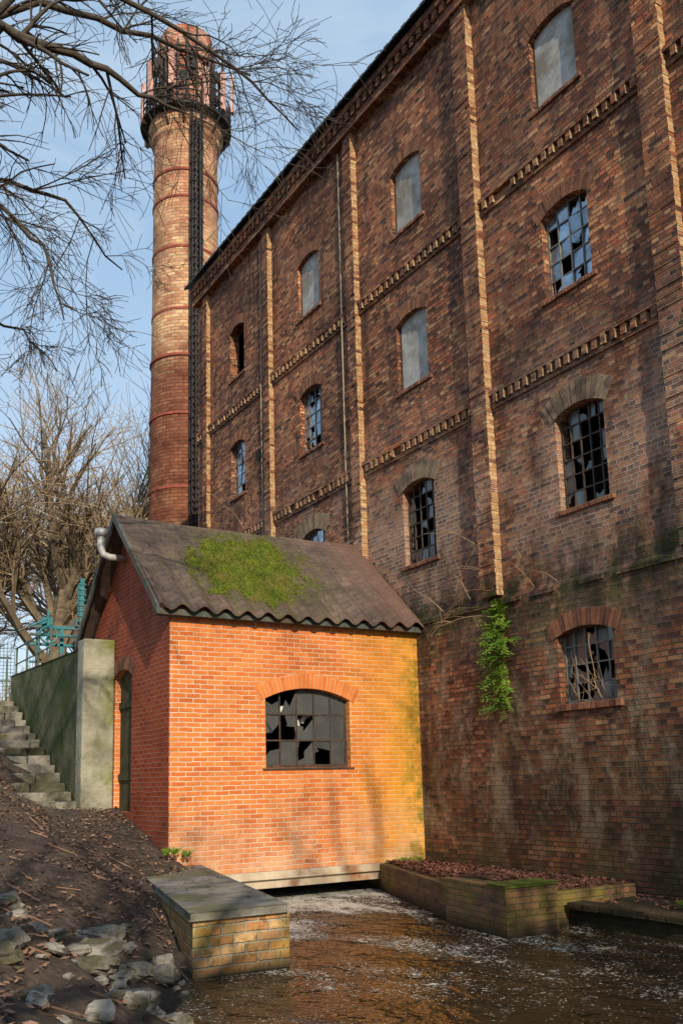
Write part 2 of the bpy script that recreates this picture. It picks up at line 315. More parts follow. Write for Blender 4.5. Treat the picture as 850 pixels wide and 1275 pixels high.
# ---------------------------------------------------------------- brick mill
mill=empty('brick_mill')
XF=10.45; XL=10.38; Y0,Y1=-3.0,24.9
mpU=lambda a,z,d:(XF+d,a,z)
mpL=lambda a,z,d:(XL+d,a,z)
cols=[22.15,18.12,14.05,9.83,5.75,1.65,-1.2]; hw=.505
rows=[(5.98,7.48,.13),(9.56,10.98,.13),(13.0,14.38,.13)]
kind={(0,0):'g',(0,1):'g',(0,2):'o',(1,0):'g',(1,1):'g',(1,2):'b',(2,0):'d',(2,1):'b',(2,2):'b',(3,0):'d',(3,1):'g',(3,2):'b'}
holesU=[];holesL=[]
wb=B(); ar=B(); arp=B(); fr=B(); gl=B(); gld=B(); bo=B(); si=B(); frp=B()
for ci,yc in enumerate(cols):
    for ri,(z0,zs,rs) in enumerate(rows):
        w=hw if ci else .45
        a0,a1=yc-w,yc+w; holesU.append(arch_pts(a0,a1,z0,zs,rs))
        arch_ring(arp if (ri==0 and ci>=1) else ar,a0,a1,zs,rs,.26 if ri else .36,mpU,ext=.08,proud=.018)
        k=kind.get((ci,ri),'g'); mpw=lambda a,z,d:(XF+.13+d,a,z)
        if k=='b':
            bo.box(XF+.1,XF+.12,a0-.02,a1+.02,z0,zs+rs)
            fr.box(XF+.085,XF+.099,a0,a0+.04,z0,zs+rs); fr.box(XF+.085,XF+.099,a1-.04,a1,z0,zs+rs); fr.box(XF+.085,XF+.099,a0,a1,z0,z0+.04)
        elif k=='g': panes(frp,gl,a0,a1,z0+.02,zs+rs,4,5,mpw,.1,.2,tilt=.03)
        elif k=='d': panes(fr,gld,a0,a1,z0+.02,zs+rs,5,6,mpw,.3,.3,tilt=.02)
        y=a0-.1
        while y<a1+.02: si.box(XF-.045+rng.uniform(-.01,.01),XF+.08,y,y+.11,z0-.08,z0-.003); y+=.122
for yc in (9.83+.15,5.75,1.65):
    a0,a1=yc-.56,yc+.56; holesL.append(arch_pts(a0,a1,2.97,4.0,.11)); arch_ring(ar,a0,a1,4.0,.11,.27,mpL,ext=.1,proud=.018)
    mpw=lambda a,z,d:(XL+.15+d,a,z)
    panes(frp,gld,a0,a1,2.99,4.13,5,4,mpw,.2,.35,tilt=.03)
    y=a0-.12
    while y<a1+.04: si.box(XL-.06+rng.uniform(-.01,.01),XL+.08,y,y+.11,2.86,2.965); y+=.122
wall_holes(wb,[(Y0,4.86),(Y1,4.86),(Y1,16.95),(Y0,16.95)],holesU,mpU,.28)
wall_holes(wb,[(Y0,-1),(Y1,-1),(Y1,4.82),(Y0,4.82)],holesL,mpL,.33)
wb.quad((XL,Y0,4.82),(XL,Y1,4.82),(XF,Y1,4.9),(XF,Y0,4.9))
wb.quad((XF,Y1,-1),(22,Y1,-1),(22,Y1,16.95),(XF,Y1,16.95)); wb.quad((XL,Y1,-1),(XF,Y1,-1),(XF,Y1,4.84),(XL,Y1,4.84))
wb.quad((XL,Y0,-1),(22,Y0,-1),(22,Y0,16.95),(XL,Y0,16.95)); wb.quad((22,Y0,-1),(22,Y1,-1),(22,Y1,16.95),(22,Y0,16.95))
for yy in (Y0,Y1): wb.poly([(XF,yy,16.95),(22,yy,16.95),(16.2,yy,19.6)])
for y in np.arange(Y0,Y1-.3,.255): 
    if rng.random()<.9: wb.box(XL-.035+rng.uniform(-.012,.012),XL+.02,y,y+.243,4.74,4.815)
for (p0,p1,dp_) in [(7.65,8.1,.12),(11.78,12.2,.15),(15.87,16.2,.14),(20.0,20.33,.13),(24.0,24.3,.12),(3.5,3.95,.12),(-.6,-.2,.12)]:
    z=4.91
    while z<16.3:
        h=min(.077,16.3-z); s_=rng.uniform(-.008,.008)
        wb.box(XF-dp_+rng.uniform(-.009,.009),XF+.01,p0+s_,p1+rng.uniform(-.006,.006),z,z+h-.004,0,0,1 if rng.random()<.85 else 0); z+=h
pil=[-3,-.6,3.5,7.65,11.78,15.87,20.0,24.0,24.9]; ple=[-3,-.2,3.95,8.1,12.2,16.2,20.33,24.3,24.9]
for z in (12.12,8.44):
    for i in range(len(pil)-1):
        a,b_=ple[i]+.012,pil[i+1]-.012
        if b_-a<.2: continue
        wb.box(XF-.085,XF+.01,a,b_,z+.0,z+.075); wb.box(XF-.035,XF+.01,a,b_,z-.235,z-.165)
        y=a+.05
        while y<b_-.1:
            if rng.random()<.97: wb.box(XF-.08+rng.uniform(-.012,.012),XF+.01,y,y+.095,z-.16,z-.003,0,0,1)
            y+=.19
wb.box(XF-.2,XF+.01,Y0,Y1,16.305,16.5); wb.box(XF-.28,XF+.01,Y0,Y1,16.7,16.86)
y=Y0
while y<Y1-.1: wb.box(XF-.26,XF+.01,y,y+.12,16.503,16.697); y+=.25
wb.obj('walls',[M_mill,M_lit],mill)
ar.obj('window_arches',[M_vous,M_mort],mill); arp.obj('pale_window_arches',[M_vousp,M_mort],mill)
fr.obj('dark_window_frames',M_iron,mill); frp.obj('window_frames',M_ironw,mill); gl.obj('window_glass',M_glass,mill); gld.obj('dark_window_glass',M_glassd,mill)
bo.obj('window_boards',M_board,mill,bevel=.004); si.obj('window_sills',M_vous,mill,bevel=.008)
it=B(); it.quad((XF+.9,Y0+.05,-.9),(XF+.9,Y1-.05,-.9),(XF+.9,Y1-.05,16.9),(XF+.9,Y0+.05,16.9))
for z in (5.3,8.9,12.4): it.quad((XF+.29,Y0+.05,z),(XF+.9,Y0+.05,z),(XF+.9,Y1-.05,z),(XF+.29,Y1-.05,z))
it.obj('interior',M_dark,mill)
rf=B(); N=180
for i in range(N):
    ya=Y0-.2+(Y1+.35-Y0)*i/N; yb=Y0-.2+(Y1+.35-Y0)*(i+1)/N
    rf.prism([(XF-.42,ya,16.88),(XF-.42,yb-.02,16.88),(16.2,yb-.02,19.72),(16.2,ya,19.72)],[(XF-.42,ya,16.93+.02*(i%2)),(XF-.42,yb-.02,16.93+.02*(i%2)),(16.2,yb-.02,19.8),(16.2,ya,19.8)])
rf.quad((22.4,Y0-.2,16.9),(22.4,Y1+.15,16.9),(16.2,Y1+.15,19.78),(16.2,Y0-.2,19.78))
rf.obj('roof',M_steel,mill)
cb=B()
for (yy,zb) in ((16.53,4.9),(20.55,4.9)):
    cb.tube([(XF-.06,yy,16.2),(XF-.05,yy+.02,12.3),(XF-.09,yy-.03,12.0),(XF-.05,yy+.03,8.5),(XF-.05,yy-.03,zb)],.015,5)
cb.obj('lightning_cables',M_cable,mill)
hv=B(); hv.tube([(XF-.01,20.85,10.3),(XF-.03,20.85,10.3)],.16,12); hv.obj('hole_shade_disc',M_dark,mill)  # near-black disc on the wall: shade of a damaged hole as colour
# ---------------------------------------------------------------- sluice house
hs=empty('brick_sluice_house')
HX=5.46; HY=14.2; HB=18.25; RY=16.22; RZ=6.8; EZ=4.8
hb=B(); hf=B(); hgl=B(); hv_=B()
mf=lambda a,z,d:(a,HY+d,z); ml=lambda a,z,d:(HX+d,a,z)
wall_holes(hb,[(HX,.47),(XL,.47),(XL,4.86),(HX,4.86)],[arch_pts(7.18,8.85,2.14,3.31,.19,14)],mf,.25)
wall_holes(hb,[(HY,.3),(HB,.3),(HB,4.86),(RY,6.72),(HY,4.86)],[arch_pts(16.0,16.97,1.45,3.85,.14)],ml,.25)
hb.quad((HX,HB,0),(XL,HB,0),(XL,HB,4.86),(HX,HB,4.86))
hb.quad((HX,HY+.25,.47),(XL,HY+.25,.47),(XL,HY,.47),(HX,HY,.47))
hb.obj('walls',M_house,hs)
arch_ring(hv_,7.18,8.85,3.31,.19,.25,mf,w=.078,ext=.1,proud=.012); arch_ring(hv_,16.0,16.97,3.85,.14,.25,ml,ext=.05,proud=.012,mi=2,mmi=2)
hv_.obj('arches',[M_voush,M_morth,M_vous],hs)
panes(hf,hgl,7.18,8.85,2.16,3.5,5,3,lambda a,z,d:(a,HY+.13+d,z),.1,.5,bw=.024,tilt=.02)
hf.box(7.12,8.91,HY-.02,HY+.2,2.105,2.137)
hf.obj('window_frame',M_iron,hs); hgl.obj('window_glass',M_glassd,hs)
fl=B(); fl.box(HX+.26,XL-.01,HY+.26,HB-.01,.8,.9); fl.quad((HX+.26,HY+2.2,.9),(XL,HY+2.2,.9),(XL,HY+2.2,4.8),(HX+.26,HY+2.2,4.8)); fl.obj('floor_and_dark_backing',M_dark,hs)  # floor, plus upright near-black sheet painting the room's shade behind the window
pp=B()
for k,(cx,cz,r) in enumerate([(7.7,2.75,.26),(8.25,2.7,.24)]):
    pp.tube([(cx+r*math.cos(t*2.4-.6),HY+.3+.06*k,cz+r*1.6*math.sin(t*2.4-.6)) for t in np.linspace(0,1.3,14)],.055,8)
pp.obj('curved_pipes',M_white,hs,smooth=True)
dr=B()
for i in range(6): dr.box(HX+.12,HX+.16,16.0+i*.162,16.0+i*.162+.155,1.45,3.98)
dr.box(HX+.09,HX+.119,16.0,16.97,2.0,2.12); dr.box(HX+.09,HX+.119,16.0,16.97,3.3,3.42); dr.obj('door',M_greenwood,hs)
bm=B(); bm.box(6.1,9.5,HY-.06,HY+.2,.36,.468); bm.box(6.2,9.45,HY-.03,HY+.2,.2,.357); bm.box(6.1,9.5,HY-.1,HY-.06,.345,.375); bm.obj('rusty_beam',M_rust,hs,bevel=.006)
ab=B(); ab.box(HX,6.15,HY+.01,HB,-1,.468); ab.box(9.45,XL,HY+.01,HB,-1,.468); ab.quad((6.1,17.5,-1),(9.5,17.5,-1),(9.5,17.5,.5),(6.1,17.5,.5)); ab.obj('culvert_walls',M_dock,hs)
rb=B()
def roofz(x,s,side):
    ph=(x-5.2)/.385*2*math.pi; A=.05*(1-.8*min(1,s/1.1))
    sag=-.04*math.sin((x-5.2)/5.2*math.pi)
    y=13.93+s*(RY-13.93) if side==0 else 18.5-s*(18.5-RY)
    z=4.72+s*(RZ-4.72)+A*(1-s)*(.5+.5*math.cos(ph))*1.6+A*.25*math.cos(ph)+sag+.02*noise.noise((x*1.3,y*1.3,3))
    return (x,y,z)
nx=210; ns=14
for side in (0,1):
    n0=len(rb.v)
    for lay in (0,1):
        for i in range(nx+1):
            for j in range(ns+1):
                x=5.18+(XL-.004-5.18)*i/nx; p=roofz(x,j/ns,side); rb.v.append((p[0],p[1],p[2]-(.045 if lay else 0)))
    L=(nx+1)*(ns+1)
    for i in range(nx):
        for j in range(ns):
            a=n0+i*(ns+1)+j; rb.f.append((a,a+ns+1,a+ns+2,a+1)); rb.f.append((L+a,L+a+1,L+a+ns+2,L+a+ns+1)); rb.mi+=[0,0]
        a=n0+i*(ns+1); rb.f.append((a,L+a,L+a+ns+1,a+ns+1)); rb.mi.append(0)
    for j in range(ns):
        a=n0+j; rb.f.append((a,a+1,L+a+1,L+a)); rb.mi.append(0)
ro=rb.obj('roof',M_roof,hs,uvf=lambda c,p:(c.x,(c.y if c.y<RY else 2*RY-c.y)*1.38))
vb=B()
for (ya,za,yb,zb) in [(13.9,4.68,RY,RZ-.02),(18.53,4.68,RY,RZ-.02)]:
    vb.prism([(5.13,ya,za-.1),(5.13,yb,zb-.1),(5.13,yb,zb+.05),(5.13,ya,za+.05)],[(5.175,ya,za-.1),(5.175,yb,zb-.1),(5.175,yb,zb+.05),(5.175,ya,za+.05)])
vb.box(5.2,XL-.01,14.03,14.195,4.6,4.7); vb.obj('verge_boards',simple('verge',(.045,.055,.045),(.1,.11,.09),.7,5,.002,c3=(.09,.05,.03)),hs)
vp=B(); vp.tube([(5.5,16.45,6.05),(5.15,16.45,6.05),(5.03,16.45,6.1),(4.99,16.45,6.22),(4.99,16.45,6.45)],.065,12); vp.tube([(4.99,16.45,6.42),(4.99,16.45,6.47),(4.99,16.45,6.55),(4.99,16.45,6.58)],[.08,.12,.12,.05],12); vp.obj('vent_pipe',M_zinc,hs,smooth=True)
def mossmask(x,y):
    dx=(x-7.38-.35*(y-15.1))/1.0; dy=(y-15.1)/.84
    return 1-math.sqrt(dx*dx+dy*dy)+.42*noise.noise((x*1.6,y*1.6,1.3))+.35*noise.noise((x*5,y*5,2.3))
mb=B(); n1,n2=130,100
for i in range(n1+1):
    for j in range(n2+1):
        x=6.0+2.9*i/n1; s=.06+.9*j/n2; p=roofz(x,s,0); m_=mossmask(x,p[1])
        h=max(-.03,min(.04,m_*.2))+ (.035*noise.noise((x*9,p[1]*9,0))+.025*noise.noise((x*22,p[1]*22,0)) if m_>0 else 0)
        mb.v.append((x,p[1]-h*.5,p[2]+h))
for i in range(n1):
    for j in range(n2):
        a=i*(n2+1)+j; mb.f.append((a,a+n2+1,a+n2+2,a+1)); mb.mi.append(0)
mb.obj('roof_moss',M_moss,hs,smooth=True)
mt=B()
for k in range(12000):
    x=rng.uniform(6.0,8.9); s=rng.uniform(.06,.96); p=roofz(x,s,0); m_=mossmask(x,p[1])
    if m_<-.3+rng.random()*.4: continue
    q=Vector(p)+Vector((0,-.015,.012+max(0,min(.04,m_*.2)))); d=Vector((rng.uniform(-1,1),rng.uniform(-1.2,.4),rng.uniform(.3,1.2))).normalized(); w=d.cross(Vector((rng.random(),rng.random(),.1))).normalized()*.009
    L_=rng.uniform(.02,.05); mt.poly([q-w,q+w,q+d*L_])
mt.obj('moss_tufts',M_mossb,hs,uvf=False)
# ---------------------------------------------------------------- chimney
ch=empty('brick_chimney'); CX,CY=14.5,36.0
c1=B(); S=56
prof=[(1.56,3.5),(1.5,14),(1.45,22),(1.42,30.2),(1.55,30.4),(1.55,30.6),(1.68,30.8),(1.68,31.2),(1.3,31.3),(1.24,34.6),(1.33,34.8),(1.33,35.3),(1.2,35.5),(1.2,35.9),(1.0,35.9),(1.0,33)]
for r,z in prof:
    for k in range(S): t=2*math.pi*k/S; c1.v.append((CX+r*math.cos(t),CY+r*math.sin(t),z))
for i in range(len(prof)-1):
    for k in range(S): c1.f.append((i*S+k,i*S+(k+1)%S,(i+1)*S+(k+1)%S,(i+1)*S+k)); c1.mi.append(0)
def cuv(c,p):
    t=math.atan2(c.y-CY,c.x-CX); pc=p.center; tc=math.atan2(pc.y-CY,pc.x-CX)
    if t-tc>math.pi: t-=2*math.pi
    if tc-t>math.pi: t+=2*math.pi
    return (t*1.45*1.098,c.z)
c1.obj('stack',M_chim,ch,uvf=cuv)
hp=B()
def ring(b,r,z0,z1,th=.05,S=48,mi=0):
    for k in range(S):
        t0=2*math.pi*k/S;t1=2*math.pi*(k+1)/S
        P=lambda t,rr,z:(CX+rr*math.cos(t),CY+rr*math.sin(t),z)
        b.quad(P(t0,r,z0),P(t1,r,z0),P(t1,r,z1),P(t0,r,z1),mi); b.quad(P(t0,r,z1),P(t1,r,z1),P(t1,r-th,z1),P(t0,r-th,z1),mi); b.quad(P(t0,r,z0),P(t1,r,z0),P(t1,r-th,z0),P(t0,r-th,z0),mi)
        b.quad(P(t0,r-th,z0),P(t1,r-th,z0),P(t1,r-th,z1),P(t0,r-th,z1),mi)
for z in (28.4,27.1,24.7,21.8,19.7,17.1,13.9,33.2,34.2): ring(hp,(1.53 if z<20 else 1.475) if z<31 else 1.33,z,z+.11,.14)
hp.obj('hoops',M_hoop,ch)
pf=B(); ring(pf,2.05,31.25,31.33,.7); 
for z in (31.6,31.9,32.35,33.3,34.3): ring(pf,2.05 if z<33 else 1.75,z,z+.05,.05)
for k in range(28):
    t=2*math.pi*k/28; x,y=CX+2.02*math.cos(t),CY+2.02*math.sin(t); pf.tube([(x,y,31.3),(x,y,32.4)],.025,4)
    if k%2: pf.tube([(CX+1.4*math.cos(t),CY+1.4*math.sin(t),30.4),(x,y,31.25)],.045,4)
for k in range(22):
    t=2*math.pi*(k+.3)/22; r=1.5+.28*(k%2); x,y=CX+r*math.cos(t),CY+r*math.sin(t); pf.tube([(x,y,31.3),(x,y,34.0+1.6*rng.random())],.055,5)
    for z in (32.6,33.8): pf.tube([(CX+1.2*math.cos(t),CY+1.2*math.sin(t),z),(x,y,z+.1)],.035,4)
for k in range(26):
    t=rng.uniform(2.6,6.8); r=1.65; x,y,z=CX+r*math.cos(t),CY+r*math.sin(t),rng.uniform(31.4,34.2); pf.box(x-.11,x+.11,y-.1,y+.1,z,z+.4)
pf.obj('platform',M_steel,ch)
an=B()
for k,t in enumerate([3.05,3.5,4.0,4.75,5.3,5.75,6.15,.4,1.2,2.2]):
    r=2.0+.12*(k%2); c=Vector((CX+r*math.cos(t),CY+r*math.sin(t),0)); u=Vector((-math.sin(t),math.cos(t),0)); w=Vector((math.cos(t),math.sin(t),0))
    z0=31.2+.5*(k%3); z1=z0+1.9
    pts=[c-u*.13-w*.06,c+u*.13-w*.06,c+u*.11+w*.07,c-u*.11+w*.07]
    an.prism([(p.x,p.y,z0) for p in pts],[(p.x,p.y,z1) for p in pts])
an.obj('antenna_panels',M_pink,ch)
la=B(); ta=math.atan2(-.86,-.2)+.12
lu=Vector((-math.sin(ta),math.cos(ta),0)); lw=Vector((math.cos(ta),math.sin(ta),0))
for s_ in (-.2,.2):
    p=Vector((CX,CY,0))+lw*1.66+lu*s_; la.box(p.x-.035,p.x+.035,p.y-.035,p.y+.035,10,31.3)
for q in np.linspace(0,math.pi,6):
    p=Vector((CX,CY,0))+lw*(1.66+.3*math.sin(q))+lu*(.28*math.cos(q)); la.box(p.x-.02,p.x+.02,p.y-.02,p.y+.02,10.5,31)
z=10
while z<31.2:
    a=Vector((CX,CY,z))+lw*1.66-lu*.2; b_=a+lu*.4; la.tube([a,b_],.03,4); 
    z+=.3
z=10.5
while z<31:
    pts=[Vector((CX,CY,z))+lw*(1.66+.3*math.sin(q))+lu*(.29*math.cos(q)) for q in np.linspace(0,math.pi,8)]; la.tube(pts,.04,4); z+=.9
for o_ in (-.08,.1):
    p=Vector((CX,CY,0))+lw*1.55+lu*o_; la.box(p.x-.06,p.x+.06,p.y-.03,p.y+.03,10,31)
la.obj('caged_ladder',M_steel,ch)
# ---------------------------------------------------------------- terrain
ctrl=np.array([(3.0,7.66,0),(2.35,7.3,.38),(1.85,7.4,.82),(1.5,7.6,1.1),(.85,4,.95),(0,0,.55),(2.1,4,-.05),(1.9,0,-.05),(1.8,-6,0),(3.6,9.0,.0),(3.2,9.0,.22),(2.6,9.3,.6),(4.2,11,.42),(4.6,12.6,.6),(5.2,14.2,.82),(5.46,15.3,1.2),(5.46,16.5,1.5),(4.95,17,1.5),(3.9,17.2,1.55),(2.87,14,1.7),(3.2,17,2.3),(3.3,19,3.0),(3.3,21,3.7),(3.5,23.5,4.0),
(4.4,18,1.65),(4.4,20,2.5),(4.4,22,3.35),(5,24,4.0),(-3,8,2.1),(-3,16,3),(-3,0,1.2),(-3,-8,1.0),(-3,25,4.2),(1.5,11,1.4),(0,14,2.3),(5,15.5,1.2),(3.9,13,.95),(3.0,11,.95)])
Dm=np.sqrt(((ctrl[:,None,:2]-ctrl[None,:,:2])**2).sum(2)); wts=np.linalg.solve(Dm+1e-3*np.eye(len(ctrl)),ctrl[:,2]-1.5)
def shore(y):
    return float(np.interp(y,[-300,0,4,7.7,8.8,9.0,9.05,12.6,14.2,14.25],[1.9,1.9,2.1,2.95,3.6,3.9,4.3,5.15,5.95,5.9]))
def terr(x,y):
    if y>=18.3 and x>5.2: z=4.0
    elif x>10.45: z=.5 if y>-3 else (.9)
    elif x>5.5 and y>14.3: return -.7
    else:
        xc,yc=min(max(x,-3.5),5.6),min(max(y,-8),25); r=np.sqrt((ctrl[:,0]-xc)**2+(ctrl[:,1]-yc)**2); z=1.5+float((wts*r).sum())
        if y<14.3 and x>5.6: z=-.7
        s=shore(y)
        if y<14.3 and x>s: k=min(1,(x-s)/(.15 if y>9 else .7)); z=min(z,z*(1-k)-.7*k) 
        if x<-3.5: z+=min(3,(-3.5-x)*.05)
    if y>26: z+=min(3,(y-26)*.02)
    d=math.hypot(x,y)
    if d<30: z+=.07*noise.noise((x*1.3,y*1.3,0))+.045*noise.noise((x*4,y*4,5))
    return z
def axis(lo,hi,a,b,st):
    out=list(np.arange(a,b,st)); l=[];s=st*2;x=a-s
    while x>lo: l.append(x); s*=1.35; x-=s
    l.append(lo); r=[]; s=st*2; x=b+s
    while x<hi: r.append(x); s*=1.35; x+=s
    r.append(hi); return l[::-1]+out+r
xs=axis(-500,500,-1.5,11,.11); ys=axis(-500,900,2.5,24.5,.13)
tb=B()
for x in xs:
    for y in ys: tb.v.append((x,y,terr(x,y)))
ny=len(ys)
for i in range(len(xs)-1):
    for j in range(ny-1): a=i*ny+j; tb.f.append((a,a+ny,a+ny+1,a+1)); tb.mi.append(0)
def soil():
    m,t,b=newmat('leaf_littered_soil'); g=t.new('ShaderNodeNewGeometry'); P=g.outputs['Position']
    c=t.mix(t.rng(t.noise(P,1.1,5,.7),.35,.65),(.035,.024,.017),(.12,.08,.058))
    c=t.mix(t.rng(t.noise(P,14,4,.7),.48,.62,0,.7),c,(.2,.13,.09))
    X,Y,Z=sepP(t,P)
    c=t.mix(t.rng(t.noise(P,.8,4,.7),.56,.68,0,.7),c,(.06,.065,.02))
    c=t.mix(t.rng(Z,.35,.0,0,.8),c,(.02,.016,.011))
    c=t.mix(t.rng(Y,30,60),c,(.09,.1,.04))
    t.setin(b.inputs['Base Color'],c); b.inputs['Roughness'].default_value=.95
    bump(t,b,t.noise(P,11,6,.75),.1); return m
tb.obj('ground',soil(),smooth=True,uvf=False)
# water
m_w,t,b=newmat('river_water'); g=t.new('ShaderNodeNewGeometry'); P=g.outputs['Position']; X,Y,Z=sepP(t,P)
n1_=t.noise(t.scale(P,(1,.7,1)),2.8,3,.55,.6); n2_=t.noise(P,11,3,.6)
foamn=t.noise(t.scale(P,(1.4,.8,1)),9,5,.8,.8); cl=t.noise(t.scale(P,(1,.5,1)),1.2,3,.6,.9)
spk=t.noise(P,24,2,.6)
dens=t.m('ADD',t.m('MULTIPLY',t.rng(cl,.4,.62),t.rng(Y,4.5,12.0,.5,1.0)),t.m('MULTIPLY',t.rng(Y,10.5,14.2),.8))
foam=t.m('MAXIMUM',t.rng(t.m('ADD',foamn,t.m('MULTIPLY',dens,.16)),.64,.71),t.rng(t.m('ADD',spk,t.m('MULTIPLY',dens,.15)),.68,.72))
t.setin(b.inputs['Base Color'],t.mix(t.m('MULTIPLY',foam,.85),(.03,.018,.008),(.62,.6,.54))); t.setin(b.inputs['Roughness'],t.rng(foam,0,1,.03,.6)); b.inputs['IOR'].default_value=1.5
bump(t,b,t.m('ADD',t.m('ADD',t.m('MULTIPLY',n1_,1.0),t.m('MULTIPLY',n2_,.2)),t.m('MULTIPLY',foam,.1)),.095)
wt=B(); wt.quad((-2,-300,0),(10.5,-300,0),(10.5,18,0),(-2,18,0)); wt.obj('river_water',m_w,uvf=False)
# ---------------------------------------------------------------- wing walls
def block(name,pts,z0,z1,cap,mat,capmat,over=.04):
    e=empty(name); w=B(); w.prism([(x,y,z0) for x,y in pts],[(x,y,z1-cap) for x,y in pts]); w.obj('masonry',mat,e)
    cx=sum(p[0] for p in pts)/len(pts); cy=sum(p[1] for p in pts)/len(pts); c=B()
    q=[(x+math.copysign(over,x-cx),y+math.copysign(over,y-cy)) for x,y in pts]
    c.prism([(x,y,z1-cap+.002) for x,y in q],[(x,y,z1) for x,y in q]); c.obj('coping',capmat,e,bevel=.012); return e
block('brick_abutment',[(3.74,9.04),(4.82,9.04),(5.95,14.14),(4.9,14.14)],-1,.65,.085,M_abut,M_cap)
dk=empty('brick_quay'); w=B()
def pr(pts,z0,z1,o=w): o.prism([(x,y,z0) for x,y in pts],[(x,y,z1) for x,y in pts])
pr([(7.72,8.97),(8.56,8.97),(8.9,10.5),(7.98,10.5)],-1,.58)
pr([(8.08,10.51),(9.2,10.51),(9.9,14.15),(9.36,14.15)],-1,.46)
pr([(8.57,9.35),(XL-.01,9.35),(XL-.01,14.16),(9.9,14.16),(8.9,10.52)],-1,.42)
w.obj('masonry',M_dock,dk)
w=B()
w.prism([(9.05,9.34,-1),(9.0,5.0,-1),(8.95,-3,-1),(XL-.02,-3,-1),(XL-.02,9.34,-1)],[(9.1,9.34,.2),(9.05,5.0,.2),(9.0,-3,.2),(XL-.02,-3,.26),(XL-.02,9.34,.26)])
for k in range(46):
    y=-2.9+k*.265; 
    if y<9.05: w.box(9.0+rng.uniform(-.015,.015),9.3,y,y+.25,.215,.285,0,.006)
w.obj('footing',M_mill,dk)
w=B(); pr([(7.7,8.95),(8.58,8.95),(8.6,9.4),(7.8,9.4)],.582,.61,w); w.obj('mossy_edge',M_moss,dk,bevel=.01)
# ---------------------------------------------------------------- retaining wall + stairs
rw=empty('concrete_retaining_wall'); w=B()
w.prism([(4.92,17.0,1.2),(5.44,17.0,1.2),(5.44,23.5,1.2),(4.97,23.5,1.2)],[(4.92,17.0,4.45),(5.44,17.0,4.45),(5.44,23.5,4.6),(4.97,23.5,4.6)]); w.obj('wall',M_concg,rw,bevel=.02)
w=B(); w.box(4.86,5.452,16.95,17.35,1.2,4.6); w.obj('pillar',M_conc,rw,bevel=.03)
st=B(); 
for i in range(14):
    y=17.25+i*.42; z=1.66+i*.176; x0=3.85+.02*i+rng.uniform(-.12,.12)
    xm=x0+rng.uniform(.35,.65)
    st.box(x0,xm-.01,y-.05+rng.uniform(-.02,.03),y+.5,z-.3,z+rng.uniform(-.015,.01),0,.02); st.box(xm,4.9,y-.05+rng.uniform(-.02,.03),y+.5,z-.3,z+rng.uniform(-.015,.01),0,.02)
st.obj('stone_stairs',M_step,bevel=.025)
# ---------------------------------------------------------------- sluice gear
sg=empty('sluice_gate_gear'); w=B(); yb=24.2
for x in (5.75,6.35,7.3): w.box(x-.045,x+.045,yb-.05,yb+.05,4,5.95)
w.box(5.55,7.6,yb-.06,yb+.06,5.95,6.03); w.box(5.55,7.6,yb-.05,yb+.05,5.5,5.56); w.box(5.55,7.6,yb-.05,yb+.05,5.05,5.1)
w.tube([(5.5,yb-.2,5.75),(7.6,yb-.2,5.75)],.04,10)
for x in (5.95,6.8): 
    w.tube([(x+.22*math.cos(q),yb-.3,5.75+.22*math.sin(q)) for q in np.linspace(0,2*math.pi,17)],.025,5); w.tube([(x,yb-.2,4),(x,yb-.2,6.4)],.03,6)
    for q in np.linspace(0,math.pi,4)[:3]: w.tube([(x+.22*math.cos(q),yb-.3,5.75+.22*math.sin(q)),(x-.22*math.cos(q),yb-.3,5.75-.22*math.sin(q))],.014,4)
    w.box(x-.13,x+.13,yb-.14,yb+.14,6.03,6.22)
w.box(6.75,6.85,yb-.25,yb-.2,4,7.3); w.tube([(6.8,yb,6.2),(6.8,yb,7.2)],.05,8)
for z in np.arange(4.6,7.2,.14): w.box(6.71,6.89,yb-.27,yb-.18,z,z+.04)
w.tube([(5.2,yb-.3,5.8),(5.9,yb-.3,6.15)],.025,6)
w.obj('frame',M_teal,sg)
rl=B()
for y in np.arange(20.6,24,1.1): rl.tube([(5.18,y,4.5),(5.18,y,5.35)],.025,6)
rl.tube([(5.18,20.6,5.35),(5.18,24,5.35)],.025,6); rl.tube([(5.18,20.6,4.95),(5.18,24,4.95)],.02,6)
for x in np.arange(1.5,5.2,.9): rl.tube([(x,24.6,4),(x,24.6,5.25)],.025,6)
for z in (4.6,5.2): rl.tube([(1.2,24.6,z),(5.2,24.6,z)],.02,6)
for x in np.arange(4.2,5.3,.09): rl.tube([(x,24.62,4.1),(x,24.62,5.6)],.008,3)
for z in np.arange(4.1,5.6,.09): rl.tube([(4.2,24.63,z),(5.3,24.63,z)],.008,3)
rl.obj('metal_railing',simple('rail_green',(.05,.09,.06),(.12,.14,.1),.6,5,0))
# ---------------------------------------------------------------- rocks, leaves
def rock(b,c,r,fl=.55):
    n0=len(b.v); se=rng.random()*50; U,Vv=11,8; ax=Vector((rng.uniform(.75,1.5),rng.uniform(.7,1.1),fl*rng.uniform(.7,1.2))); rot=Matrix.Rotation(rng.random()*6.28,3,'Z')@Matrix.Rotation(rng.uniform(-.4,.4),3,'X')
    for j in range(Vv+1):
        for i in range(U):
            th=math.pi*j/Vv; ph=2*math.pi*i/U; d=Vector((math.sin(th)*math.cos(ph),math.sin(th)*math.sin(ph),math.cos(th)))
            dd=d*max(abs(d.x),abs(d.y),abs(d.z))**-.5
            k=r*(1+.5*noise.noise(d*1.3+Vector((se,0,0)))+.25*noise.noise(d*3+Vector((se,2,0)))); q=rot@(Vector((dd.x*ax.x,dd.y*ax.y,dd.z*ax.z))*k)+Vector(c); b.v.append(tuple(q))
    for j in range(Vv):
        for i in range(U): b.f.append((n0+j*U+i,n0+j*U+(i+1)%U,n0+(j+1)*U+(i+1)%U,n0+(j+1)*U+i)); b.mi.append(0)
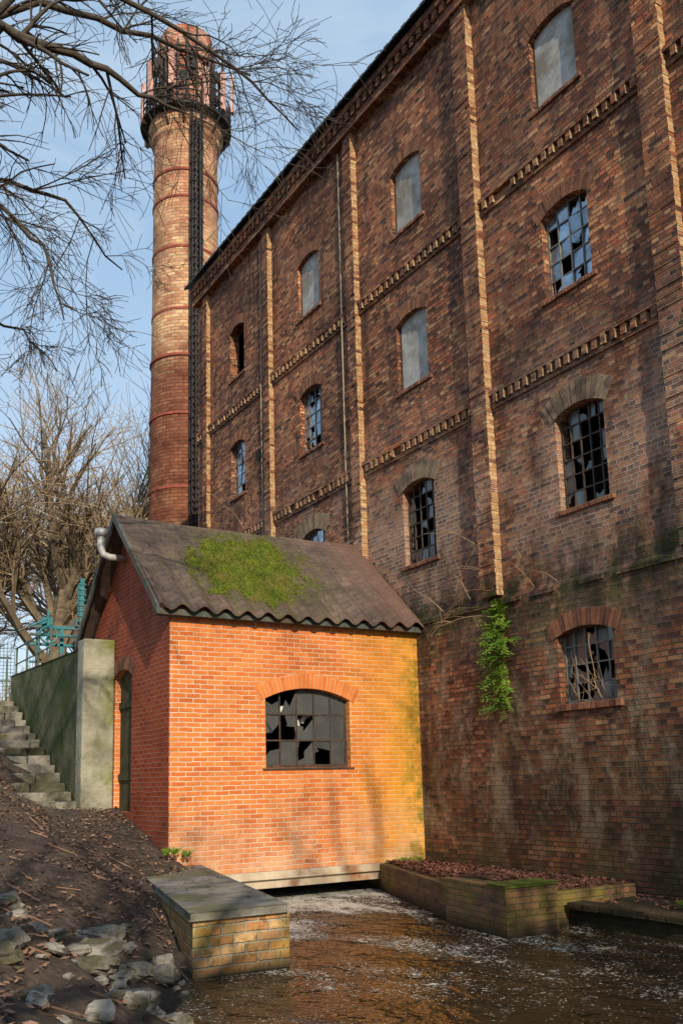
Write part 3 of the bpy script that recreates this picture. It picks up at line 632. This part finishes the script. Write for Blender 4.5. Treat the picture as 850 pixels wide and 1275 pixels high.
rk=B()
for k in range(85):
    y=rng.uniform(5.5,9.4); x=shore(y)-rng.random()**1.2*1.8+.1
    if y>8.9: x=min(x,3.5)
    r=rng.uniform(.025,.055) if rng.random()<.65 else rng.uniform(.07,.12)
    rock(rk,(x,y,terr(x,y)+.35*r),r)
for (x,y,r) in [(2.6,8.4,.17),(2.3,7.5,.15),(2.95,8.4,.14),(1.9,8.8,.13),(2.5,7.1,.15),(3.3,8.75,.13),(1.75,8.1,.12),(2.9,9.2,.12),(2.2,8.3,.12),(3.2,9.6,.1)]: rock(rk,(x,y,terr(x,y)+.06),r,.6)
rk.obj('riverbank_rocks',M_rock,smooth=False,uvf=False)
def leaves(b,n,fx,size):
    for k in range(n):
        r=fx()
        if r is None: continue
        p=Vector(r); a=rng.random()*6.28; u=Vector((math.cos(a),math.sin(a),rng.uniform(-.5,.5))); v=Vector((-math.sin(a),math.cos(a),rng.uniform(-.5,.5))); s=size*rng.uniform(.5,1.5)
        b.poly([p-u*s,p-v*s*.45+u*s*.1,p+u*s,p+v*s*.5]); 
def fb():
    y=3+21*rng.random()**1.2; x=rng.uniform(-1,5.4)
    if x>shore(y)-.05 and y<14: return None
    if y>17.2 and 3.9<x<5.5: return None
    if y>17 and x>5: return None
    if noise.noise((x*.9,y*.9,7))<rng.uniform(-.6,.3): return None
    z=terr(x,y)
    if y<9.6 and z<.75 and rng.random()<.75: return None
    return (x,y,z+.02+.02*rng.random())
lv=B(); leaves(lv,34000,fb,.032)
for k in range(110):
    y=rng.uniform(5,15); x=rng.uniform(.6,4.6)
    if x>shore(y)-.3: continue
    z=terr(x,y)+.03; a=rng.random()*6.28; l=rng.uniform(.1,.4); lv.tube([(x,y,z),(x+math.cos(a)*l,y+math.sin(a)*l,terr(x+math.cos(a)*l,y+math.sin(a)*l)+.04)],.008,3)
lv.obj('fallen_leaves',M_leaf,uvf=False)
def fb2():
    y=rng.uniform(9.4,14.1); f=rng.random(); lo=8.15 if y<10.5 else 8.2+(y-10.5)*.35; x=lo+(XL-.02-lo)*f; z=.6 if (y<10.5 and x<8.9) else (.48 if x<9.2+(y-10.5)*.19 and y>10.5 else .43)
    return (x,y,z+.035*rng.random())
lv=B(); leaves(lv,6500,fb2,.034)
def fb4(): return (10.36-1.1*rng.random()**2,rng.uniform(3,9.3),.27+.02*rng.random())
leaves(lv,700,fb4,.03)
lv.obj('fallen_leaves',M_leafr,uvf=False)
def fb3():
    y=9.1+5*rng.random(); return (3.9+(y-9)*.2+rng.random()*.9,y,.665) if rng.random()<(y-9)/6 else None
lv=B(); leaves(lv,320,fb3,.025); lv.obj('fallen_leaves',M_leaf,uvf=False)
gt=B()
def tuft(b,c,n,L,sp=.5):
    for k in range(n):
        a=rng.random()*6.28; d=Vector((math.cos(a)*sp*rng.random(),math.sin(a)*sp*rng.random(),1)).normalized(); p=Vector(c)+Vector((rng.uniform(-.05,.05),rng.uniform(-.05,.05),0)); w=Vector((-math.sin(a),math.cos(a),0))*.006; l=L*rng.uniform(.5,1)
        q=p+d*l*.6; e=p+d*l+Vector((math.cos(a),math.sin(a),-.3))*l*.25; b.poly([p-w,p+w,q+w*.7,e,q-w*.7])
for (x,y,z) in [(9.9,14.05,.45),(9.75,14.0,.45),(10.1,14.0,.45),(5.5,14.0,.85),(5.35,14.0,.85),(5.7,14.05,.8),(9.85,8.1,.25),(9.7,7.7,.25),(10.0,7.3,.25)]: tuft(gt,(x,y,z),34,.14,.9)
gt.obj('grass_tufts',M_fern,uvf=False)
# ---------------------------------------------------------------- wall plants
fe=B()
for k in range(150):
    z=rng.uniform(3.0,4.8); wdt=max(.12,math.sin(min(1,max(.1,(5.0-z)/1.4))*math.pi*.62))
    p=Vector((XL-.03,11.8+rng.uniform(-.12,.12)*wdt,z)); side=rng.choice((-1,1)); d=Vector((rng.uniform(-.9,-.15),side*rng.uniform(.1,1),rng.uniform(-.2,.8))).normalized(); L_=rng.uniform(.2,.5)*wdt
    pts=[p]
    for s_ in range(6): d=(d+Vector((0,0,-.13))).normalized(); pts.append(pts[-1]+d*L_/6)
    fe.tube(pts,.004,3); fw=d.cross(Vector((rng.uniform(-1,1),rng.uniform(-.5,.5),1))).normalized()
    for i in range(1,7):
        for sg_ in (-1,1):
            w=(fw*sg_+Vector((0,0,rng.uniform(-.3,.3)))).normalized(); q=pts[i]; l=rng.uniform(.06,.1)
            fe.poly([q,q+w*l*.5+d*.02,q+w*l+d*.03,q+w*l*.5-d*.012])
fe.tube([(XL-.03,11.82,2.95),(XL-.06,11.8,3.9),(XL-.04,11.83,4.8)],.012,5)
fe.obj('wall_fern',M_fern,uvf=False)
dp=B()
def stalk(p,d,L,n=7,r=.009,dr=-.1,kids=4):
    p=Vector(p); d=Vector(d).normalized(); pts=[p]
    for i in range(n): d=(d+Vector((rng.uniform(-.15,.15),rng.uniform(-.2,.2),dr+rng.uniform(-.1,.1)))).normalized(); pts.append(pts[-1]+d*L/n)
    dp.tube(pts,[r*(1-.6*i/n) for i in range(n+1)],4)
    if kids: 
        for k in range(kids): q=pts[rng.randrange(2,n+1)]; stalk(q,(rng.uniform(-.5,.1),rng.uniform(-1,1),rng.uniform(-.3,1)),L*.4,5,r*.6,dr,0)
for (y,z,dy,dz,L_) in [(12.0,5.6,.5,.8,1.3),(12.3,5.0,-.2,1,1.5),(12.6,4.95,.3,1,.9),(11.2,4.9,-.1,1,.7),(11.0,4.9,.3,.9,.6),(10.5,4.9,.5,.6,.6),(13.4,4.9,.5,.9,1.0),(12.4,5.9,-.5,.7,1.1),(14.6,4.9,.2,1,.8),(13.0,5.0,-.6,.3,1.2),(9.9,4.0,0,-1,.9),(21.8,8.6,.3,1,1.4),(21.6,8.8,-.4,1,1.0),(12.9,4.9,.8,-.3,.8),(12.2,4.6,.6,.2,.9),(18.5,6.0,.3,1,1.2),(19.2,6.2,-.2,1,1.3)]:
    stalk((XF-.03,y,z),(-.25,dy,dz),L_)
for k in range(12): stalk((XL+.1,9.5+rng.random()*.9,3.0),(-.2,rng.uniform(-.5,.5),1),rng.uniform(.3,.7),6,.006,0,1)
dp.obj('dry_wall_weeds',M_dry,uvf=False)
# ---------------------------------------------------------------- trees
def grow(b,p,d,L,r,lv,mx,P,mi=0):
    n=5 if lv<mx else 4; pts=[p]; dd=d.normalized(); rr=[r]
    for i in range(n):
        dd=(dd+Vector((rng.gauss(0,1),rng.gauss(0,1),rng.gauss(0,1)))*P['wan']+Vector((0,0,P['up'][min(lv,len(P['up'])-1)]))).normalized()
        pts.append(pts[-1]+dd*L/n); rr.append(max(P['rmin'],r*(1-(i+1)/n*(.55 if lv<mx else .8))))
    b.tube(pts,rr,P['sides'][min(lv,len(P['sides'])-1)],mi if lv<P.get('twl',99) else 1,cap=False)
    if lv>=mx: return
    for k in range(P['n'][lv]):
        t=rng.uniform(P['t0'] if lv else .3,1)*n; i=min(n-1,int(t)); q=pts[i].lerp(pts[i+1],t-i)
        ax=(pts[i+1]-pts[i]).normalized(); o=ax.orthogonal().normalized(); o.rotate(Matrix.Rotation(rng.random()*6.283,3,ax))
        a=P['sp']*rng.uniform(.6,1.3); nd=ax*math.cos(a)+o*math.sin(a)
        grow(b,q,nd,L*P['rat']*rng.uniform(.7,1.25),max(P['rmin'],rr[i]*.58),lv+1,mx,P,mi)
def tree(name,x,y,z,H,r,P,mats,lean=(0,0,1),mx=4):
    b=B(); grow(b,Vector((x,y,z-.3)),Vector(lean),H,r,0,mx,P); return b.obj(name,mats,uvf=False)
PF=dict(wan=.09,up=[.05,.05,.03,0,-.03],rmin=.009,sides=[7,5,3,3,3],n=[10,8,7,6],t0=.2,sp=.62,rat=.6,twl=3)
for (x,y,H,r) in [(10.4,41,9.4,.5),(13.6,47,10.2,.5),(7.4,48,9.0,.45),(16.5,54,9.5,.5)]:
    tree('bare_willow_tree',x,y,4.2,H,r,PF,[M_barkf,M_twig])
PS=dict(wan=.12,up=[0,.05,0,0,0],rmin=.012,sides=[4,3,3],n=[7,6,5],t0=.05,sp=.5,rat=.6,twl=1)
sb=B()
for k in range(44):
    x=rng.uniform(2,18); y=rng.uniform(34,40)+rng.random()*12; grow(sb,Vector((x,y,4)),Vector((rng.uniform(-.4,.4),0,1)),rng.uniform(1.2,2.4),.04,0,2,PS)
sb.obj('distant_scrub',[M_barkf,M_twig],uvf=False)
PN=dict(wan=.13,up=[0,-.03,-.05,-.08],rmin=.003,sides=[6,4,3,3],n=[7,6,5,4],t0=.1,sp=.7,rat=.55)
nb=B()
def limb(pts,r0,r1,kids,L,mx=3,P=PN):
    pts=[Vector(p) for p in pts]
    fine=[]
    for i in range(len(pts)-1):
        for s_ in range(4): fine.append(pts[i].lerp(pts[i+1],s_/4)+Vector((rng.gauss(0,.02),rng.gauss(0,.02),rng.gauss(0,.02))))
    fine.append(pts[-1]); n=len(fine)
    rr=[r0+(r1-r0)*i/(n-1) for i in range(n)]; nb.tube(fine,rr,7)
    for k in range(kids):
        i=rng.randrange(int(n*.3),n-1); ax=(fine[i+1]-fine[i]).normalized(); o=ax.orthogonal().normalized(); o.rotate(Matrix.Rotation(rng.random()*6.283,3,ax)); nd=ax*.7+o*.75
        grow(nb,fine[i],nd,L*rng.uniform(.5,1.3),max(.006,rr[i]*.5),1,mx,P)
T=(-.6,9.2)
limb([(T[0],T[1],1.5),(T[0]+.1,T[1],3.5),(T[0],T[1]-.1,6),(T[0]+.2,T[1]-.2,9.5),(T[0]+.5,T[1],12)],.3,.06,6,2.0)
limb([(-.5,9.1,5.5),(.4,8.7,7.6),(1.4,8.1,8.9),(1.9,8,8.84),(2.53,8,8.75),(3.2,8,8.65)],.085,.015,13,1.1)
limb([(-.4,9.1,6.5),(.7,9,9.0),(1.9,8.9,10.1),(3.2,9,10.3),(4.6,9.3,10.6)],.07,.012,14,1.2)
limb([(-.4,9.1,5),(.6,9.2,7),(1.6,9.4,8.2),(2.4,9.5,8.3),(3.1,9.6,7.7)],.05,.008,12,1.0)
limb([(-.4,9.1,4.5),(.6,9.0,6.4),(1.5,8.8,7.6),(2.0,8.7,7.2),(2.2,8.6,6.4)],.045,.007,13,.9)
limb([(-.5,9.2,4),(.4,9.6,5.6),(1.4,9.9,6.9),(2.1,10,6.9),(2.5,10,6.5)],.035,.006,10,.7)
limb([(.5,8.8,8.2),(1.6,8.4,9.6),(2.6,8.2,9.9),(3.9,8.2,9.6),(4.7,8.3,9.2)],.05,.008,13,1.0)
nb.obj('bare_tree',M_bark,uvf=False,smooth=True)
PB=dict(wan=.15,up=[.03,.05,.02,-.02],rmin=.014,sides=[8,5,4,3],n=[8,6,5,4],t0=.35,sp=.7,rat=.58)
tree('bare_tree',-3.4,-8,1.0,9.0,.32,PB,M_bark,(.2,0,1),mx=3)
tree('bare_tree',.0,-15,.6,12.0,.4,PB,M_bark,(.25,.0,1),mx=3)
# ---------------------------------------------------------------- light
EL=math.radians(28); AZ=math.radians(13.5)
sd=Vector((math.sin(AZ)*math.cos(EL),math.cos(AZ)*math.cos(EL),-math.sin(EL)))
L=bpy.data.lights.new('sun','SUN'); L.energy=5.0; L.angle=math.radians(.55); L.color=(1,.87,.66)
lo=bpy.data.objects.new('sun',L); lo.rotation_euler=sd.to_track_quat('-Z','Y').to_euler(); sc.collection.objects.link(lo)
W=bpy.data.worlds.new('World'); sc.world=W; W.use_nodes=True; t=NT(W.node_tree); bg=W.node_tree.nodes['Background']
sk=t.new('ShaderNodeTexSky',sky_type='NISHITA'); sk.sun_disc=False; sk.sun_elevation=EL; sk.sun_rotation=math.pi+AZ; sk.air_density=1.0; sk.dust_density=.6; sk.ozone_density=2
tc=t.new('ShaderNodeTexCoord').outputs['Generated']
cn=t.noise(t.scale(tc,(1.0,1.0,2.6)),1.9,6,.55,.6)
X,Y,Z=sepP(t,tc)
cl=t.m('MAXIMUM',t.rng(cn,.42,.66,.05,.75),t.rng(Z,.62,.1,0,.75))
hz=t.mix(.5,sk.outputs[0],(3.6,5.7,8.2))
t.setin(bg.inputs[0],t.mix(cl,hz,(5.6,6.6,7.4))); bg.inputs[1].default_value=.132
# ---------------------------------------------------------------- camera
Xc=Vector((.8604,-.0692,-.5050)).normalized(); Yc=Vector((-.5093,-.1628,-.8450)); Yc=(Yc-Xc*Yc.dot(Xc)).normalized(); Zc=Xc.cross(Yc)
R=Matrix((Xc,Yc,Zc))
cam=bpy.data.cameras.new('camera'); co=bpy.data.objects.new('camera',cam); sc.collection.objects.link(co)
co.matrix_world=Matrix.Translation((0,0,1.9))@R.to_4x4()
cam.sensor_fit='HORIZONTAL'; cam.sensor_width=36; cam.lens=36*1168/850; cam.shift_x=15/850; cam.shift_y=127.5/850; cam.clip_end=3000; cam.clip_start=.05
sc.camera=co
